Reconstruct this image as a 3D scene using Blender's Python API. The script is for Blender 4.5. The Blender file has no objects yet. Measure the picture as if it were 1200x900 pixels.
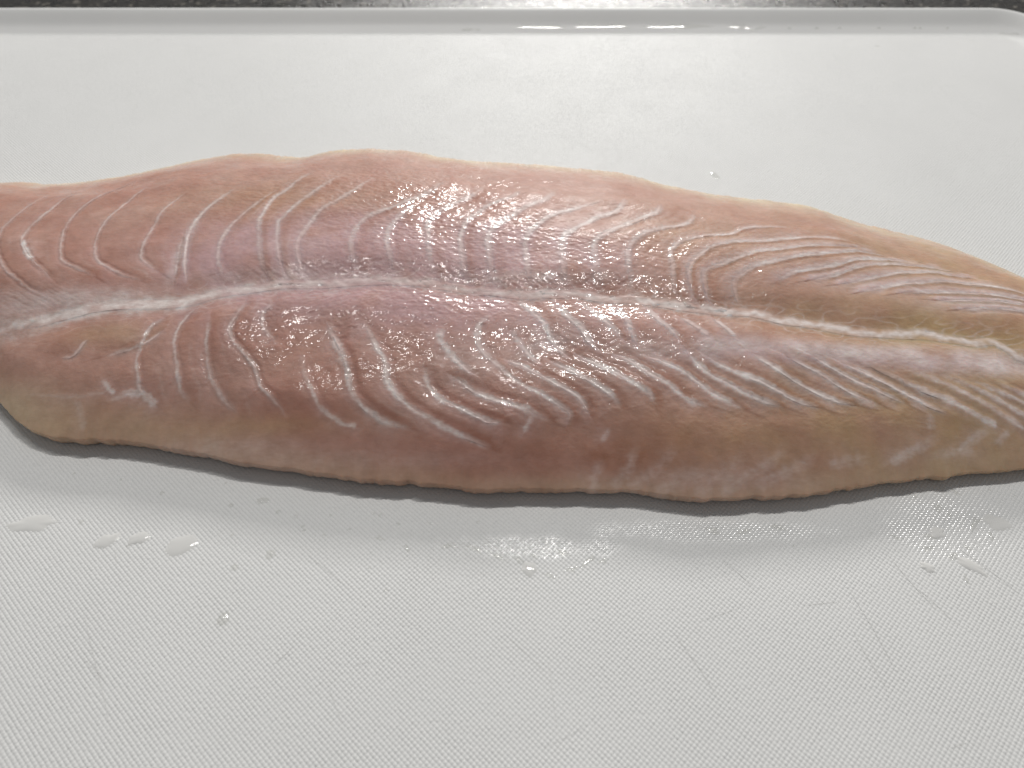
import bpy, math, random
import numpy as np
from mathutils import Vector

random.seed(7)
rng = np.random.default_rng(7)
S = bpy.context.scene
COL = S.collection
R = math.radians

# ------------------------------------------------------------------ camera
CAM_H, TILT, FPX = 0.160, R(41.0), 900.0
cam_d = bpy.data.cameras.new('camera')
cam = bpy.data.objects.new('camera', cam_d); COL.objects.link(cam)
cam.location = (0, 0, CAM_H); cam.rotation_euler = (TILT, 0, 0)
cam_d.sensor_width = 36; cam_d.lens = 27.0
cam_d.clip_start = 0.01; cam_d.clip_end = 50
cam_d.dof.use_dof = True; cam_d.dof.focus_distance = 0.200; cam_d.dof.aperture_fstop = 19
S.camera = cam

# ------------------------------------------------------------------ world, lamps, exposure
W = bpy.data.worlds.new('World'); S.world = W; W.use_nodes = True
W.node_tree.nodes['Background'].inputs[0].default_value = (0.95, 0.97, 1.0, 1)
W.node_tree.nodes['Background'].inputs[1].default_value = 0.185

def area(name, loc, target, sx, sy, power, col, shape='RECTANGLE'):
    d = bpy.data.lights.new(name, 'AREA'); d.shape = shape
    d.size = sx; d.size_y = sy; d.energy = power; d.color = col
    o = bpy.data.objects.new(name, d); COL.objects.link(o)
    o.location = loc
    o.rotation_euler = (Vector(target) - Vector(loc)).to_track_quat('-Z', 'Y').to_euler()
    return o
# thin tube lamp above and behind the board (crisp, short shadow towards the viewer)
area('tube_lamp', (0.10, 0.60, 0.98), (0.05, 0.15, 0), 0.30, 0.024, 4.35, (1.0, 0.98, 0.95))
area('second_tube_lamp', (-0.27, 0.57, 1.0), (-0.10, 0.15, 0), 0.26, 0.024, 1.8, (1.0, 0.98, 0.95))
# low bright lamp far behind the board (long shadow towards the viewer, mirrored in the polished worktop)
area('low_back_lamp', (0.17, 1.90, 0.66), (0.0, 0.15, 0), 0.52, 0.18, 24.0, (1.0, 0.985, 0.955))

S.view_settings.view_transform = 'Standard'; S.view_settings.look = 'None'
S.view_settings.exposure = 0.0; S.view_settings.gamma = 1.0
S.view_settings.use_curve_mapping = False
S.render.engine = 'CYCLES'
S.cycles.use_denoising = True
S.cycles.sample_clamp_indirect = 4; S.cycles.max_bounces = 8; S.cycles.transparent_max_bounces = 12
S.cycles.caustics_reflective = False; S.cycles.caustics_refractive = False

# ------------------------------------------------------------------ helpers
CT, ST = math.cos(TILT), math.sin(TILT)
def at(px, py, z=0.0):
    """world point at height z seen at photo pixel (1200 x 900)"""
    u = (np.asarray(px, float) - 600) / FPX; v = (np.asarray(py, float) - 450) / FPX
    lam = (CAM_H - z) / (CT + v * ST)
    return lam * u, lam * (ST - v * CT)

def tag(o, label=None, cat=None, group=None, kind=None):
    if label: o['label'] = label
    if cat: o['category'] = cat
    if group: o['group'] = group
    if kind: o['kind'] = kind
    return o

def empty(name, loc=(0, 0, 0)):
    o = bpy.data.objects.new(name, None); COL.objects.link(o); o.location = loc
    o.empty_display_size = 0.02
    return o

def mesh_np(name, verts, quads, mat, parent=None, attr=None, smooth=True, tris=None, wet=None, deep=None):
    me = bpy.data.meshes.new(name)
    verts = np.asarray(verts, np.float32).reshape(-1, 3)
    faces = []
    nq = 0 if quads is None else len(quads)
    nt = 0 if tris is None else len(tris)
    me.vertices.add(len(verts)); me.vertices.foreach_set('co', verts.ravel())
    loops = []
    if nq: loops.append(np.asarray(quads, np.int32).ravel())
    if nt: loops.append(np.asarray(tris, np.int32).ravel())
    loops = np.concatenate(loops)
    starts = np.concatenate([np.arange(nq, dtype=np.int32) * 4, nq * 4 + np.arange(nt, dtype=np.int32) * 3])
    me.loops.add(len(loops)); me.loops.foreach_set('vertex_index', loops)
    me.polygons.add(nq + nt); me.polygons.foreach_set('loop_start', starts.astype(np.int32))
    me.polygons.foreach_set('use_smooth', np.full(nq + nt, smooth))
    me.update(calc_edges=True)
    if attr is not None:
        a = me.attributes.new('tissue', 'FLOAT_COLOR', 'POINT')
        a.data.foreach_set('color', np.asarray(attr, np.float32).ravel())
    if deep is not None:
        a = me.attributes.new('deep', 'FLOAT', 'POINT'); a.data.foreach_set('value', np.asarray(deep, np.float32).ravel())
    if wet is not None:
        a = me.attributes.new('wet', 'FLOAT', 'POINT'); a.data.foreach_set('value', np.asarray(wet, np.float32).ravel())
    me.materials.append(mat)
    o = bpy.data.objects.new(name, me); COL.objects.link(o)
    if parent: o.parent = parent
    return o

def grid_quads(ni, nj, off=0):
    i, j = np.meshgrid(np.arange(ni - 1), np.arange(nj - 1), indexing='ij')
    a = (i * nj + j).ravel() + off
    return np.stack([a, a + nj, a + nj + 1, a + 1], 1)

_perm = rng.permutation(512); _perm = np.concatenate([_perm, _perm]); _g = rng.uniform(0, 2 * np.pi, 512)
def perlin(x, y):
    xi = np.floor(x).astype(int); yi = np.floor(y).astype(int)
    xf = x - xi; yf = y - yi
    u = xf * xf * xf * (xf * (xf * 6 - 15) + 10); v = yf * yf * yf * (yf * (yf * 6 - 15) + 10)
    def gr(ix, iy, fx, fy):
        a = _g[_perm[(_perm[ix & 511] + iy) & 511]]
        return np.cos(a) * fx + np.sin(a) * fy
    n00 = gr(xi, yi, xf, yf); n10 = gr(xi + 1, yi, xf - 1, yf)
    n01 = gr(xi, yi + 1, xf, yf - 1); n11 = gr(xi + 1, yi + 1, xf - 1, yf - 1)
    return ((n00 * (1 - u) + n10 * u) * (1 - v) + (n01 * (1 - u) + n11 * u) * v) * 1.5
def fbm(x, y, o=3):
    s = 0; a = 1
    for k in range(o):
        s = s + a * perlin(x * 2 ** k + 17.3 * k, y * 2 ** k - 9.1 * k); a *= 0.5
    return s

def smooth_line(pts, step):
    """Catmull-Rom through pts, resampled at step"""
    p = np.asarray(pts, float)
    if len(p) == 2:
        q = np.linspace(p[0], p[1], 20)
    else:
        e = np.vstack([2 * p[0] - p[1], p, 2 * p[-1] - p[-2]])
        q = []
        for k in range(1, len(e) - 2):
            t = np.linspace(0, 1, 14, endpoint=False)[:, None]
            a, b, c, d = e[k - 1], e[k], e[k + 1], e[k + 2]
            q.append(0.5 * (2 * b + (c - a) * t + (2 * a - 5 * b + 4 * c - d) * t ** 2 + (3 * b - a - 3 * c + d) * t ** 3))
        q = np.vstack(q + [p[-1:]])
    L = np.concatenate([[0], np.cumsum(np.hypot(*np.diff(q, axis=0).T))])
    n = max(3, int(L[-1] / step) + 1)
    s = np.linspace(0, L[-1], n)
    return np.stack([np.interp(s, L, q[:, 0]), np.interp(s, L, q[:, 1])], 1)

# ------------------------------------------------------------------ materials
def new_mat(name):
    m = bpy.data.materials.new(name); m.use_nodes = True
    nt = m.node_tree
    return m, nt, nt.nodes['Principled BSDF'], nt.nodes['Material Output']
def N(nt, typ, **kw):
    n = nt.nodes.new(typ)
    for k, v in kw.items():
        if hasattr(n, k) and not k[0].isdigit(): setattr(n, k, v)
    return n
def noise(nt, vec, scale, detail=3, rough=0.55):
    n = nt.nodes.new('ShaderNodeTexNoise'); n.inputs['Scale'].default_value = scale
    n.inputs['Detail'].default_value = detail; n.inputs['Roughness'].default_value = rough
    nt.links.new(vec, n.inputs['Vector']); return n.outputs['Fac']
def ramp(nt, fac, stops):
    r = nt.nodes.new('ShaderNodeValToRGB'); e = r.color_ramp.elements
    while len(e) < len(stops): e.new(0.5)
    for k, (p, c) in enumerate(stops):
        e[k].position = p; e[k].color = c if len(c) == 4 else (*c, 1)
    nt.links.new(fac, r.inputs[0]); return r.outputs[0]
def mixc(nt, fac, a, b, mode='MIX'):
    m = nt.nodes.new('ShaderNodeMix'); m.data_type = 'RGBA'; m.blend_type = mode
    def put(sock, v):
        if isinstance(v, bpy.types.NodeSocket): nt.links.new(v, sock)
        elif isinstance(v, (int, float)): sock.default_value = v
        else: sock.default_value = (*v, 1) if len(v) == 3 else v
    put(m.inputs[0], fac); put(m.inputs[6], a); put(m.inputs[7], b)
    return m.outputs[2]
def math_(nt, op, a, b=None, c=None):
    m = nt.nodes.new('ShaderNodeMath'); m.operation = op
    for k, v in enumerate((a, b, c)):
        if v is None: continue
        if isinstance(v, bpy.types.NodeSocket): nt.links.new(v, m.inputs[k])
        else: m.inputs[k].default_value = v
    return m.outputs[0]
def scaled(nt, vec, s):
    m = nt.nodes.new('ShaderNodeMapping'); m.inputs['Scale'].default_value = s
    nt.links.new(vec, m.inputs['Vector']); return m.outputs[0]

def mat_flesh(name='raw_fish_flesh', sss=0.6):
    m, nt, b, out = new_mat(name)
    tc = nt.nodes.new('ShaderNodeTexCoord').outputs['Object']
    at_ = nt.nodes.new('ShaderNodeAttribute'); at_.attribute_name = 'tissue'
    sep = nt.nodes.new('ShaderNodeSeparateColor'); nt.links.new(at_.outputs['Color'], sep.inputs[0])
    mem, lil, cream = sep.outputs[0], sep.outputs[1], sep.outputs[2]; yel = at_.outputs['Alpha']
    n1 = noise(nt, tc, 55, 4); n2 = noise(nt, scaled(nt, tc, (420, 1100, 900)), 1, 3); n3 = noise(nt, tc, 260, 3)
    pink = mixc(nt, ramp(nt, n1, [(0.3, (0, 0, 0)), (0.7, (1, 1, 1))]), (0.405, 0.215, 0.17), (0.455, 0.285, 0.235))
    amber = (0.47, 0.325, 0.185)
    ad = nt.nodes.new('ShaderNodeAttribute'); ad.attribute_name = 'deep'
    pink = mixc(nt, ad.outputs['Fac'], pink, (0.315, 0.142, 0.1))
    amb = mixc(nt, ad.outputs['Fac'], amber, (0.40, 0.235, 0.11))
    c = mixc(nt, yel, pink, amb)
    c = mixc(nt, math_(nt, 'MULTIPLY', lil, 0.85), c, (0.465, 0.305, 0.315))
    c = mixc(nt, cream, c, (0.60, 0.515, 0.355))
    # white connective tissue, fibrous break-up
    f = math_(nt, 'MULTIPLY', mem, ramp(nt, n2, [(0.25, (0.6,) * 3), (0.65, (1, 1, 1))]))
    c = mixc(nt, f, c, (0.73, 0.665, 0.64))
    # faint fibre and blotch variation
    v = ramp(nt, n2, [(0.2, (0.94, 0.93, 0.92)), (0.8, (1.05, 1.05, 1.05))])
    c = mixc(nt, 0.8, c, v, 'MULTIPLY')
    v3 = ramp(nt, n3, [(0.3, (0.88, 0.86, 0.84)), (0.7, (1.08, 1.08, 1.08))])
    c = mixc(nt, 0.8, c, v3, 'MULTIPLY')
    nt.links.new(c, b.inputs['Base Color'])
    b.inputs['Subsurface Weight'].default_value = sss
    b.inputs['Subsurface Radius'].default_value = (1.0, 0.55, 0.38)
    b.inputs['Subsurface Scale'].default_value = 0.0036
    b.inputs['IOR'].default_value = 1.40
    r = ramp(nt, noise(nt, tc, 180, 3), [(0.3, (0.38,) * 3), (0.7, (0.52,) * 3)])
    nt.links.new(r, b.inputs['Roughness'])
    # wet micro relief: short fibres and pimples
    bm1 = nt.nodes.new('ShaderNodeBump'); bm1.inputs['Strength'].default_value = 0.2; bm1.inputs['Distance'].default_value = 0.00020
    nt.links.new(noise(nt, scaled(nt, tc, (1500, 2300, 2000)), 1, 2), bm1.inputs['Height'])
    bm2 = nt.nodes.new('ShaderNodeBump'); bm2.inputs['Strength'].default_value = 0.25; bm2.inputs['Distance'].default_value = 0.0003
    nt.links.new(noise(nt, tc, 700, 2), bm2.inputs['Height']); nt.links.new(bm1.outputs[0], bm2.inputs['Normal'])
    nt.links.new(bm2.outputs[0], b.inputs['Normal'])
    aw = nt.nodes.new('ShaderNodeAttribute'); aw.attribute_name = 'wet'
    nt.links.new(math_(nt, 'MULTIPLY', aw.outputs['Fac'], ramp(nt, noise(nt, tc, 150, 4, 0.65), [(0.40, (0.05,) * 3), (0.62, (1,) * 3)])), b.inputs['Coat Weight'])
    bc = nt.nodes.new('ShaderNodeBump'); bc.inputs['Strength'].default_value = 0.22; bc.inputs['Distance'].default_value = 0.00012
    nt.links.new(noise(nt, tc, 1300, 2), bc.inputs['Height']); nt.links.new(bc.outputs[0], b.inputs['Coat Normal']); b.inputs['Coat Roughness'].default_value = 0.05; b.inputs['Coat IOR'].default_value = 1.40
    b.inputs['Specular IOR Level'].default_value = 0.13
    return m

def mat_plastic(name='white_plastic', base=(0.73, 0.73, 0.72), rough=0.5):
    m, nt, b, out = new_mat(name)
    tc = nt.nodes.new('ShaderNodeTexCoord').outputs['Object']
    c = ramp(nt, noise(nt, tc, 18, 4), [(0.3, tuple(x * 0.975 for x in base)), (0.7, tuple(min(1, x * 1.02) for x in base))])
    nt.links.new(c, b.inputs['Base Color'])
    r = ramp(nt, noise(nt, tc, 40, 3), [(0.3, (rough - 0.015,) * 3), (0.7, (rough + 0.015,) * 3)])
    nt.links.new(r, b.inputs['Roughness'])
    b.inputs['IOR'].default_value = 1.5; b.inputs['Specular IOR Level'].default_value = 0.22
    bp = nt.nodes.new('ShaderNodeBump'); bp.inputs['Strength'].default_value = 0.15; bp.inputs['Distance'].default_value = 0.0002
    nt.links.new(noise(nt, tc, 900, 2), bp.inputs['Height']); nt.links.new(bp.outputs[0], b.inputs['Normal'])
    return m

def mat_granite():
    m, nt, b, out = new_mat('dark_granite')
    tc = nt.nodes.new('ShaderNodeTexCoord').outputs['Object']
    vo = nt.nodes.new('ShaderNodeTexVoronoi'); vo.inputs['Scale'].default_value = 520; nt.links.new(tc, vo.inputs['Vector'])
    sp = nt.nodes.new('ShaderNodeSeparateColor'); nt.links.new(vo.outputs['Color'], sp.inputs[0])
    c1 = ramp(nt, sp.outputs[0], [(0.0, (0.012, 0.011, 0.010)), (0.55, (0.03, 0.027, 0.024)), (0.88, (0.03, 0.027, 0.022)), (0.97, (0.16, 0.145, 0.125))])
    c = mixc(nt, ramp(nt, noise(nt, tc, 700, 3), [(0.45, (0, 0, 0)), (0.75, (0.4, 0.4, 0.4))]), c1, (0.05, 0.043, 0.036))
    nt.links.new(c, b.inputs['Base Color'])
    r = ramp(nt, noise(nt, tc, 160, 4), [(0.3, (0.2,) * 3), (0.7, (0.45,) * 3)])
    nt.links.new(r, b.inputs['Roughness'])
    bp = nt.nodes.new('ShaderNodeBump'); bp.inputs['Strength'].default_value = 0.9; bp.inputs['Distance'].default_value = 0.0006
    nt.links.new(noise(nt, tc, 420, 4, 0.7), bp.inputs['Height']); nt.links.new(bp.outputs[0], b.inputs['Normal'])
    return m

def mat_water(name, milky):
    m, nt, b, out = new_mat(name)
    nt.nodes.remove(b)
    tr = nt.nodes.new('ShaderNodeBsdfTransparent'); tr.inputs[0].default_value = (0.97, 0.97, 0.96, 1)
    df = nt.nodes.new('ShaderNodeBsdfDiffuse'); df.inputs[0].default_value = (0.74, 0.735, 0.715, 1)
    gl = nt.nodes.new('ShaderNodeBsdfGlossy'); gl.inputs['Roughness'].default_value = 0.06; gl.inputs[0].default_value = (1, 1, 1, 1)
    m1 = nt.nodes.new('ShaderNodeMixShader'); m1.inputs[0].default_value = milky
    nt.links.new(tr.outputs[0], m1.inputs[1]); nt.links.new(df.outputs[0], m1.inputs[2])
    lw = nt.nodes.new('ShaderNodeLayerWeight')       # Schlick reflectance of water
    f5 = math_(nt, 'POWER', lw.outputs['Facing'], 5.0)
    # 'Facing' runs 0 (face on) to 1 (edge on)
    fr = math_(nt, 'MULTIPLY_ADD', f5, 0.6, 0.03)
    m2 = nt.nodes.new('ShaderNodeMixShader'); nt.links.new(fr, m2.inputs[0])
    nt.links.new(m1.outputs[0], m2.inputs[1]); nt.links.new(gl.outputs[0], m2.inputs[2])
    nt.links.new(m2.outputs[0], out.inputs[0])
    return m

def wet_film(m, spots):
    nt = m.node_tree; b = nt.nodes['Principled BSDF']; src = b.inputs['Roughness'].links[0].from_socket
    geo = nt.nodes.new('ShaderNodeNewGeometry').outputs['Position']; tot = None
    for px, py, rx, ry in spots:
        x, y = at(px, py, 0); x1, _ = at(px + rx, py, 0); _, y1 = at(px, py + ry, 0)
        mp = nt.nodes.new('ShaderNodeMapping'); mp.vector_type = 'TEXTURE'
        mp.inputs['Location'].default_value = (float(x), float(y), 0); mp.inputs['Scale'].default_value = (abs(float(x1 - x)), abs(float(y1 - y)), 1)
        nt.links.new(geo, mp.inputs['Vector'])
        ln = nt.nodes.new('ShaderNodeVectorMath'); ln.operation = 'LENGTH'; nt.links.new(mp.outputs[0], ln.inputs[0])
        f = ramp(nt, math_(nt, 'MULTIPLY_ADD', noise(nt, geo, 160, 3), 1.2, math_(nt, 'SUBTRACT', ln.outputs['Value'], 0.6)), [(0.55, (1,) * 3), (1.0, (0,) * 3)])
        tot = f if tot is None else math_(nt, 'MAXIMUM', tot, f)
    mx = nt.nodes.new('ShaderNodeMix'); mx.data_type = 'FLOAT'
    nt.links.new(tot, mx.inputs[0]); nt.links.new(src, mx.inputs[2]); mx.inputs[3].default_value = 0.14
    nt.links.new(mx.outputs[0], b.inputs['Roughness'])
    mk = math_(nt, 'MULTIPLY_ADD', tot, 0.45, 0.2); nt.links.new(mk, b.inputs['Specular IOR Level'])
M_FLESH = mat_flesh(); M_TISSUE = mat_flesh('connective_tissue', 0.0); M_BOARD = mat_plastic(); M_GRAN = mat_granite()
M_MARK = mat_plastic('knife_scored_plastic', (0.66, 0.655, 0.64), 0.5)
M_WATER = mat_water('clear_water', 0.05); M_PUDDLE = mat_water('milky_water', 0.93)

wet_film(M_BOARD, [(625, 642, 120, 18), (830, 622, 170, 16), (1110, 620, 90, 60)])
# ------------------------------------------------------------------ worktop
wt_z = -0.014
v = [(-3, -1.0, wt_z), (3, -1.0, wt_z), (3, 3.0, wt_z), (-3, 3.0, wt_z)]
tag(mesh_np('worktop', v, [(0, 1, 2, 3)], M_GRAN, smooth=False), kind='structure')

# ------------------------------------------------------------------ cutting board
BX0, BX1, BY0, BY1, BR = -0.30, 0.242, -0.06, 0.366, 0.022
def rrect(o, n=14):
    """rounded rectangle inset by o, counter-clockwise"""
    r = max(BR - o, 0.006); x0, x1, y0, y1 = BX0 + o, BX1 - o, BY0 + o, BY1 - o
    pts = []
    for cx, cy, a0 in ((x1 - r, y0 + r, -90), (x1 - r, y1 - r, 0), (x0 + r, y1 - r, 90), (x0 + r, y0 + r, 180)):
        for k in range(n):
            a = R(a0 + 90 * k / (n - 1)); pts.append((cx + r * math.cos(a), cy + r * math.sin(a)))
    # subdivide the straight sides a little
    return np.array(pts)
RIM_H = 0.0058
prof = [(0.0030, -0.0135), (0.0006, -0.0130), (0.0, -0.0115), (0.0, RIM_H - 0.0016), (0.0003, RIM_H - 0.0006), (0.0009, RIM_H - 0.0001), (0.0016, RIM_H),
        (0.0024, RIM_H - 0.0002), (0.0034, RIM_H - 0.0009), (0.0048, RIM_H - 0.0022), (0.0062, RIM_H - 0.0036), (0.0072, RIM_H - 0.0045),
        (0.0084, RIM_H - 0.0052), (0.0098, 0.0003), (0.0115, 0.0001), (0.0135, 0.0)]
rings = [rrect(o) for o, z in prof]; nr = len(rings[0])
V = np.concatenate([np.column_stack([rg, np.full(nr, z)]) for rg, (o, z) in zip(rings, prof)])
Q = [(k * nr + i, k * nr + (i + 1) % nr, (k + 1) * nr + (i + 1) % nr, (k + 1) * nr + i) for k in range(len(prof) - 1) for i in range(nr)]
board = empty('cutting_board', (0, 0.15, 0))
tag(board, 'white plastic cutting board with raised rim and fine diamond texture lying under the fish', 'cutting board')
board_inv = -np.array([0, 0.15, 0])
mesh_np('rim', V + board_inv, Q, M_BOARD, board)
fl = rings[-1]
Vf = np.column_stack([fl, np.zeros(nr)]); Vf = np.vstack([Vf, [[(BX0 + BX1) / 2, (BY0 + BY1) / 2, 0]], np.column_stack([rings[0], np.full(nr, -0.0136)])])
T = [(i, (i + 1) % nr, nr) for i in range(nr)]
Qb = [(nr + 1 + (i + 1) % nr, nr + 1 + i, i, (i + 1) % nr) for i in range(nr)]
mesh_np('base_plate', Vf + board_inv, None, M_BOARD, board, tris=T, smooth=False)

# diamond texture: raised pads on a 45 degree lattice, real geometry, one mass
PITCH = 0.00086     # lattice pitch
DOT = 0.000052       # half height
def build_texture(water_blobs):
    ang = R(45 + 2.0)
    ca, sa = math.cos(ang), math.sin(ang)
    y0, y1 = 0.030, BY1 - 0.0137
    x0, x1 = -0.272, BX1 - 0.0137
    ext = 0.33
    n = int(ext / PITCH)
    k = np.arange(-n, n)
    off = np.array([0.125, 0.375, 0.625, 0.875])
    lin = ((k[:, None] + off[None, [1, 3]] * 0 + np.array([0.22, 0.78])[None]) * PITCH).ravel()   # pad edges and gap edges
    A, B = np.meshgrid(lin, lin, indexing='ij')
    cx, cy = (x0 + x1) / 2, (y0 + y1) / 2
    X = cx + ca * A - sa * B; Y = cy + sa * A + ca * B
    ia, ib = np.meshgrid(np.arange(len(lin)), np.arange(len(lin)), indexing='ij')
    return X, Y
def texture_mesh():
    ang = R(45 + 2.0); ca, sa = math.cos(ang), math.sin(ang)
    y0, y1 = 0.030, BY1 - 0.0142; x0, x1 = -0.270, BX1 - 0.0142
    cx, cy = (x0 + x1) / 2, (y0 + y1) / 2
    n = int(0.34 / PITCH)
    a, b = np.meshgrid(np.arange(-n, n), np.arange(-n, n), indexing='ij'); a = a.ravel(); b = b.ravel()
    A = a * PITCH; B = b * PITCH
    X = cx + ca * A - sa * B; Y = cy + sa * A + ca * B
    # keep what the photo's frustum could see (plus a margin), leave out what lies under the fish's middle
    d = CAM_H * CT + Y * ST
    u = X / d
    keep = (X > x0) & (X < x1) & (Y > y0) & (Y < y1) & (np.abs(u) < 0.78)
    fx = np.interp(X, OUT_F[:, 0], OUT_F[:, 1]) + 0.014; bx = np.interp(X, OUT_B[:, 0], OUT_B[:, 1]) - 0.014
    keep &= ~((Y > fx) & (Y < bx) & (X > OUT_F[0, 0] + .01) & (X < OUT_F[-1, 0] - .01))
    # rounded inner corner
    rr = 0.012
    keep &= ~((X > x1 - rr) & (Y > y1 - rr) & ((X - x1 + rr) ** 2 + (Y - y1 + rr) ** 2 > rr * rr))
    X = X[keep]; Y = Y[keep]; m = len(X)
    amp = DOT * (1 + 0.10 * fbm(X * 60, Y * 60, 2)) * (1 + 0.10 * rng.standard_normal(m))
    amp = np.clip(amp, DOT * 0.35, DOT * 1.7) * 2
    r0, r1 = 0.485 * PITCH, 0.22 * PITCH
    offs = []
    for r, z in ((r0, 0.0), (r1, 1.0)):
        for sx, sy in ((1, 1), (-1, 1), (-1, -1), (1, -1)):
            offs.append((ca * sx * r - sa * sy * r, sa * sx * r + ca * sy * r, z))
    offs = np.array(offs)
    V = np.empty((m, 8, 3), np.float32)
    jit = 0.03 * PITCH * rng.standard_normal((m, 2))
    V[:, :, 0] = X[:, None] + jit[:, :1] + offs[None, :, 0]; V[:, :, 1] = Y[:, None] + jit[:, 1:] + offs[None, :, 1]
    V[:, :, 2] = 0.00001 + offs[None, :, 2] * amp[:, None]
    q = np.array([(4, 5, 6, 7), (0, 1, 5, 4), (1, 2, 6, 5), (2, 3, 7, 6), (3, 0, 4, 7)])
    Q = (np.arange(m)[:, None, None] * 8 + q[None]).reshape(-1, 4)
    o = mesh_np('surface_texture', V.reshape(-1, 3) + board_inv, Q, M_BOARD, board)
    tag(o, kind='stuff')
    return m

# ------------------------------------------------------------------ the fillet: outlines traced, then set on the board
TOP = [(-150, 262), (-110, 245), (-60, 228), (-30, 220), (0, 215), (25, 213), (60, 217), (100, 213), (150, 206), (190, 197), (230, 188), (250, 184), (280, 180), (310, 180),
       (335, 184), (358, 184), (380, 178), (410, 175), (440, 174), (480, 177), (520, 185), (560, 189), (600, 191), (640, 194), (680, 198),
       (720, 202), (745, 207), (780, 217), (820, 225), (860, 231), (900, 235), (940, 239), (960, 245), (980, 253), (1000, 259), (1050, 272),
       (1100, 285), (1120, 292), (1150, 304), (1180, 320), (1200, 331), (1240, 356), (1290, 390), (1350, 435)]
BOT = [(-150, 330), (-110, 365), (-70, 405), (-40, 437), (0, 474), (15, 489), (30, 502), (45, 511), (70, 514), (120, 517), (160, 520), (200, 528), (240, 534), (280, 543), (320, 549), (360, 554),
       (400, 561), (440, 564), (480, 567), (520, 571), (580, 575), (640, 575), (680, 573), (720, 576), (760, 577), (800, 585), (840, 587),
       (880, 584), (920, 581), (960, 576), (1000, 569), (1040, 564), (1100, 557), (1150, 552), (1180, 550), (1200, 548), (1260, 540), (1350, 520), (1430, 500), (1500, 480)]
Z_BACK, Z_LIP = 0.0013, 0.0042
OUT_B = np.column_stack(at(*np.array(TOP, float).T, Z_BACK)); OUT_F = np.column_stack(at(*np.array(BOT, float).T, Z_LIP))
XL, XR = -0.222, 0.215
SEAM_PX = [(-110, 418), (-60, 400), (0, 384), (40, 375), (80, 365), (120, 357), (160, 354), (200, 352), (230, 347), (260, 339), (300, 335), (340, 331), (380, 329), (420, 326), (460, 325),
           (500, 328), (540, 332), (575, 336), (605, 341), (640, 341), (680, 341), (710, 345), (750, 348), (800, 355), (840, 360), (880, 362), (920, 371),
           (960, 376), (1000, 383), (1050, 387), (1080, 389), (1110, 393), (1140, 398), (1165, 397), (1185, 407), (1200, 418), (1250, 436), (1320, 452)]

# x stations: fine where the photo looks, coarser beyond
xs = np.concatenate([np.linspace(XL, -0.192, 40, endpoint=False), np.arange(-0.192, 0.172, 0.00029), np.linspace(0.1725, XR, 60)])
NX = len(xs)
wob = 0.00045 * fbm(xs * 140, xs * 0 + 3.3, 3) + 0.0003 * fbm(xs * 500, xs * 0 + 8.1, 2)
wob2 = 0.00055 * fbm(xs * 110, xs * 0 + 31.3, 3)
Yf = np.interp(xs, OUT_F[:, 0], OUT_F[:, 1])
Yb = np.interp(xs, OUT_B[:, 0], OUT_B[:, 1])
k5 = np.ones(9) / 9
k5 = np.ones(31) / 31
Yf = np.convolve(np.pad(Yf, 15, 'edge'), k5, 'valid')
Yb = np.convolve(np.pad(Yb, 9, 'edge'), np.ones(19) / 19, 'valid')
ragF = wob2 * 0.6 + 0.00022 * perlin(xs * 700, xs * 0 + 3.7) + 0.0006 * perlin(xs * 260, xs * 0 + 77.7) * np.clip(0.5 + 2 * perlin(xs * 45, xs * 0 + 9.1), 0, 1)
ragB = wob + 0.0002 * perlin(xs * 800, xs * 0 + 13.7)
# close the two ends outside the frame
def close(e0, e1):
    return np.sqrt(np.clip(1 - np.clip((xs - e0) / (e1 - e0), 0, 1) ** 2, 0, 1))
cl = np.minimum(close(-0.196, XL), close(0.165, XR))
mid = 0.5 * (Yf + Yb); hw = 0.5 * (Yb - Yf) * np.maximum(cl, 0.02)
Yf, Yb = mid - hw, mid + hw
NT = 520
tt = np.linspace(0, 1, NT); tt = tt + 0.04 * np.sin(2 * np.pi * tt) * -0.35
Xg = np.repeat(xs[:, None], NT, 1); Yg = Yf[:, None] + (Yb - Yf)[:, None] * tt[None]
Yrag = (ragF * cl)[:, None] * np.exp(-(tt / 0.035) ** 1.5)[None] + (ragB * cl)[:, None] * np.exp(-((1 - tt) / 0.05) ** 1.5)[None]
PT = [0, .02, .06, .12, .2, .32, .46, .6, .74, .86, .95, 1]
PF = [0, .10, .28, .52, .71, .90, 1.0, .96, .78, .48, .17, 0]
fz = np.interp(tt, PT, PF); fz = np.convolve(np.pad(fz, 8, 'reflect', reflect_type='odd'), np.ones(17) / 17, 'valid')
THX = np.interp(xs, [XL, -.19, -.13, -.05, .03, .10, .16, XR], [.003, .0095, .012, .014, .014, .0125, .0095, .003])
ZL = np.interp(xs, [XL, -.19, -.10, .05, .12, XR], [.001, .0042, .0050, .0045, .0036, .001])
base = (ZL[:, None] * (1 - tt)[None] ** 0.6 * 1.0 + Z_BACK * cl[:, None] * tt[None] ** 0.6) + (THX)[:, None] * fz[None] * np.minimum(1, cl + .02)[:, None]
Zg = base.copy()
Zg += 0.0007 * fbm(Xg * 38, Yg * 38, 2) * np.clip(fz * 2, 0, 1)[None]

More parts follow.
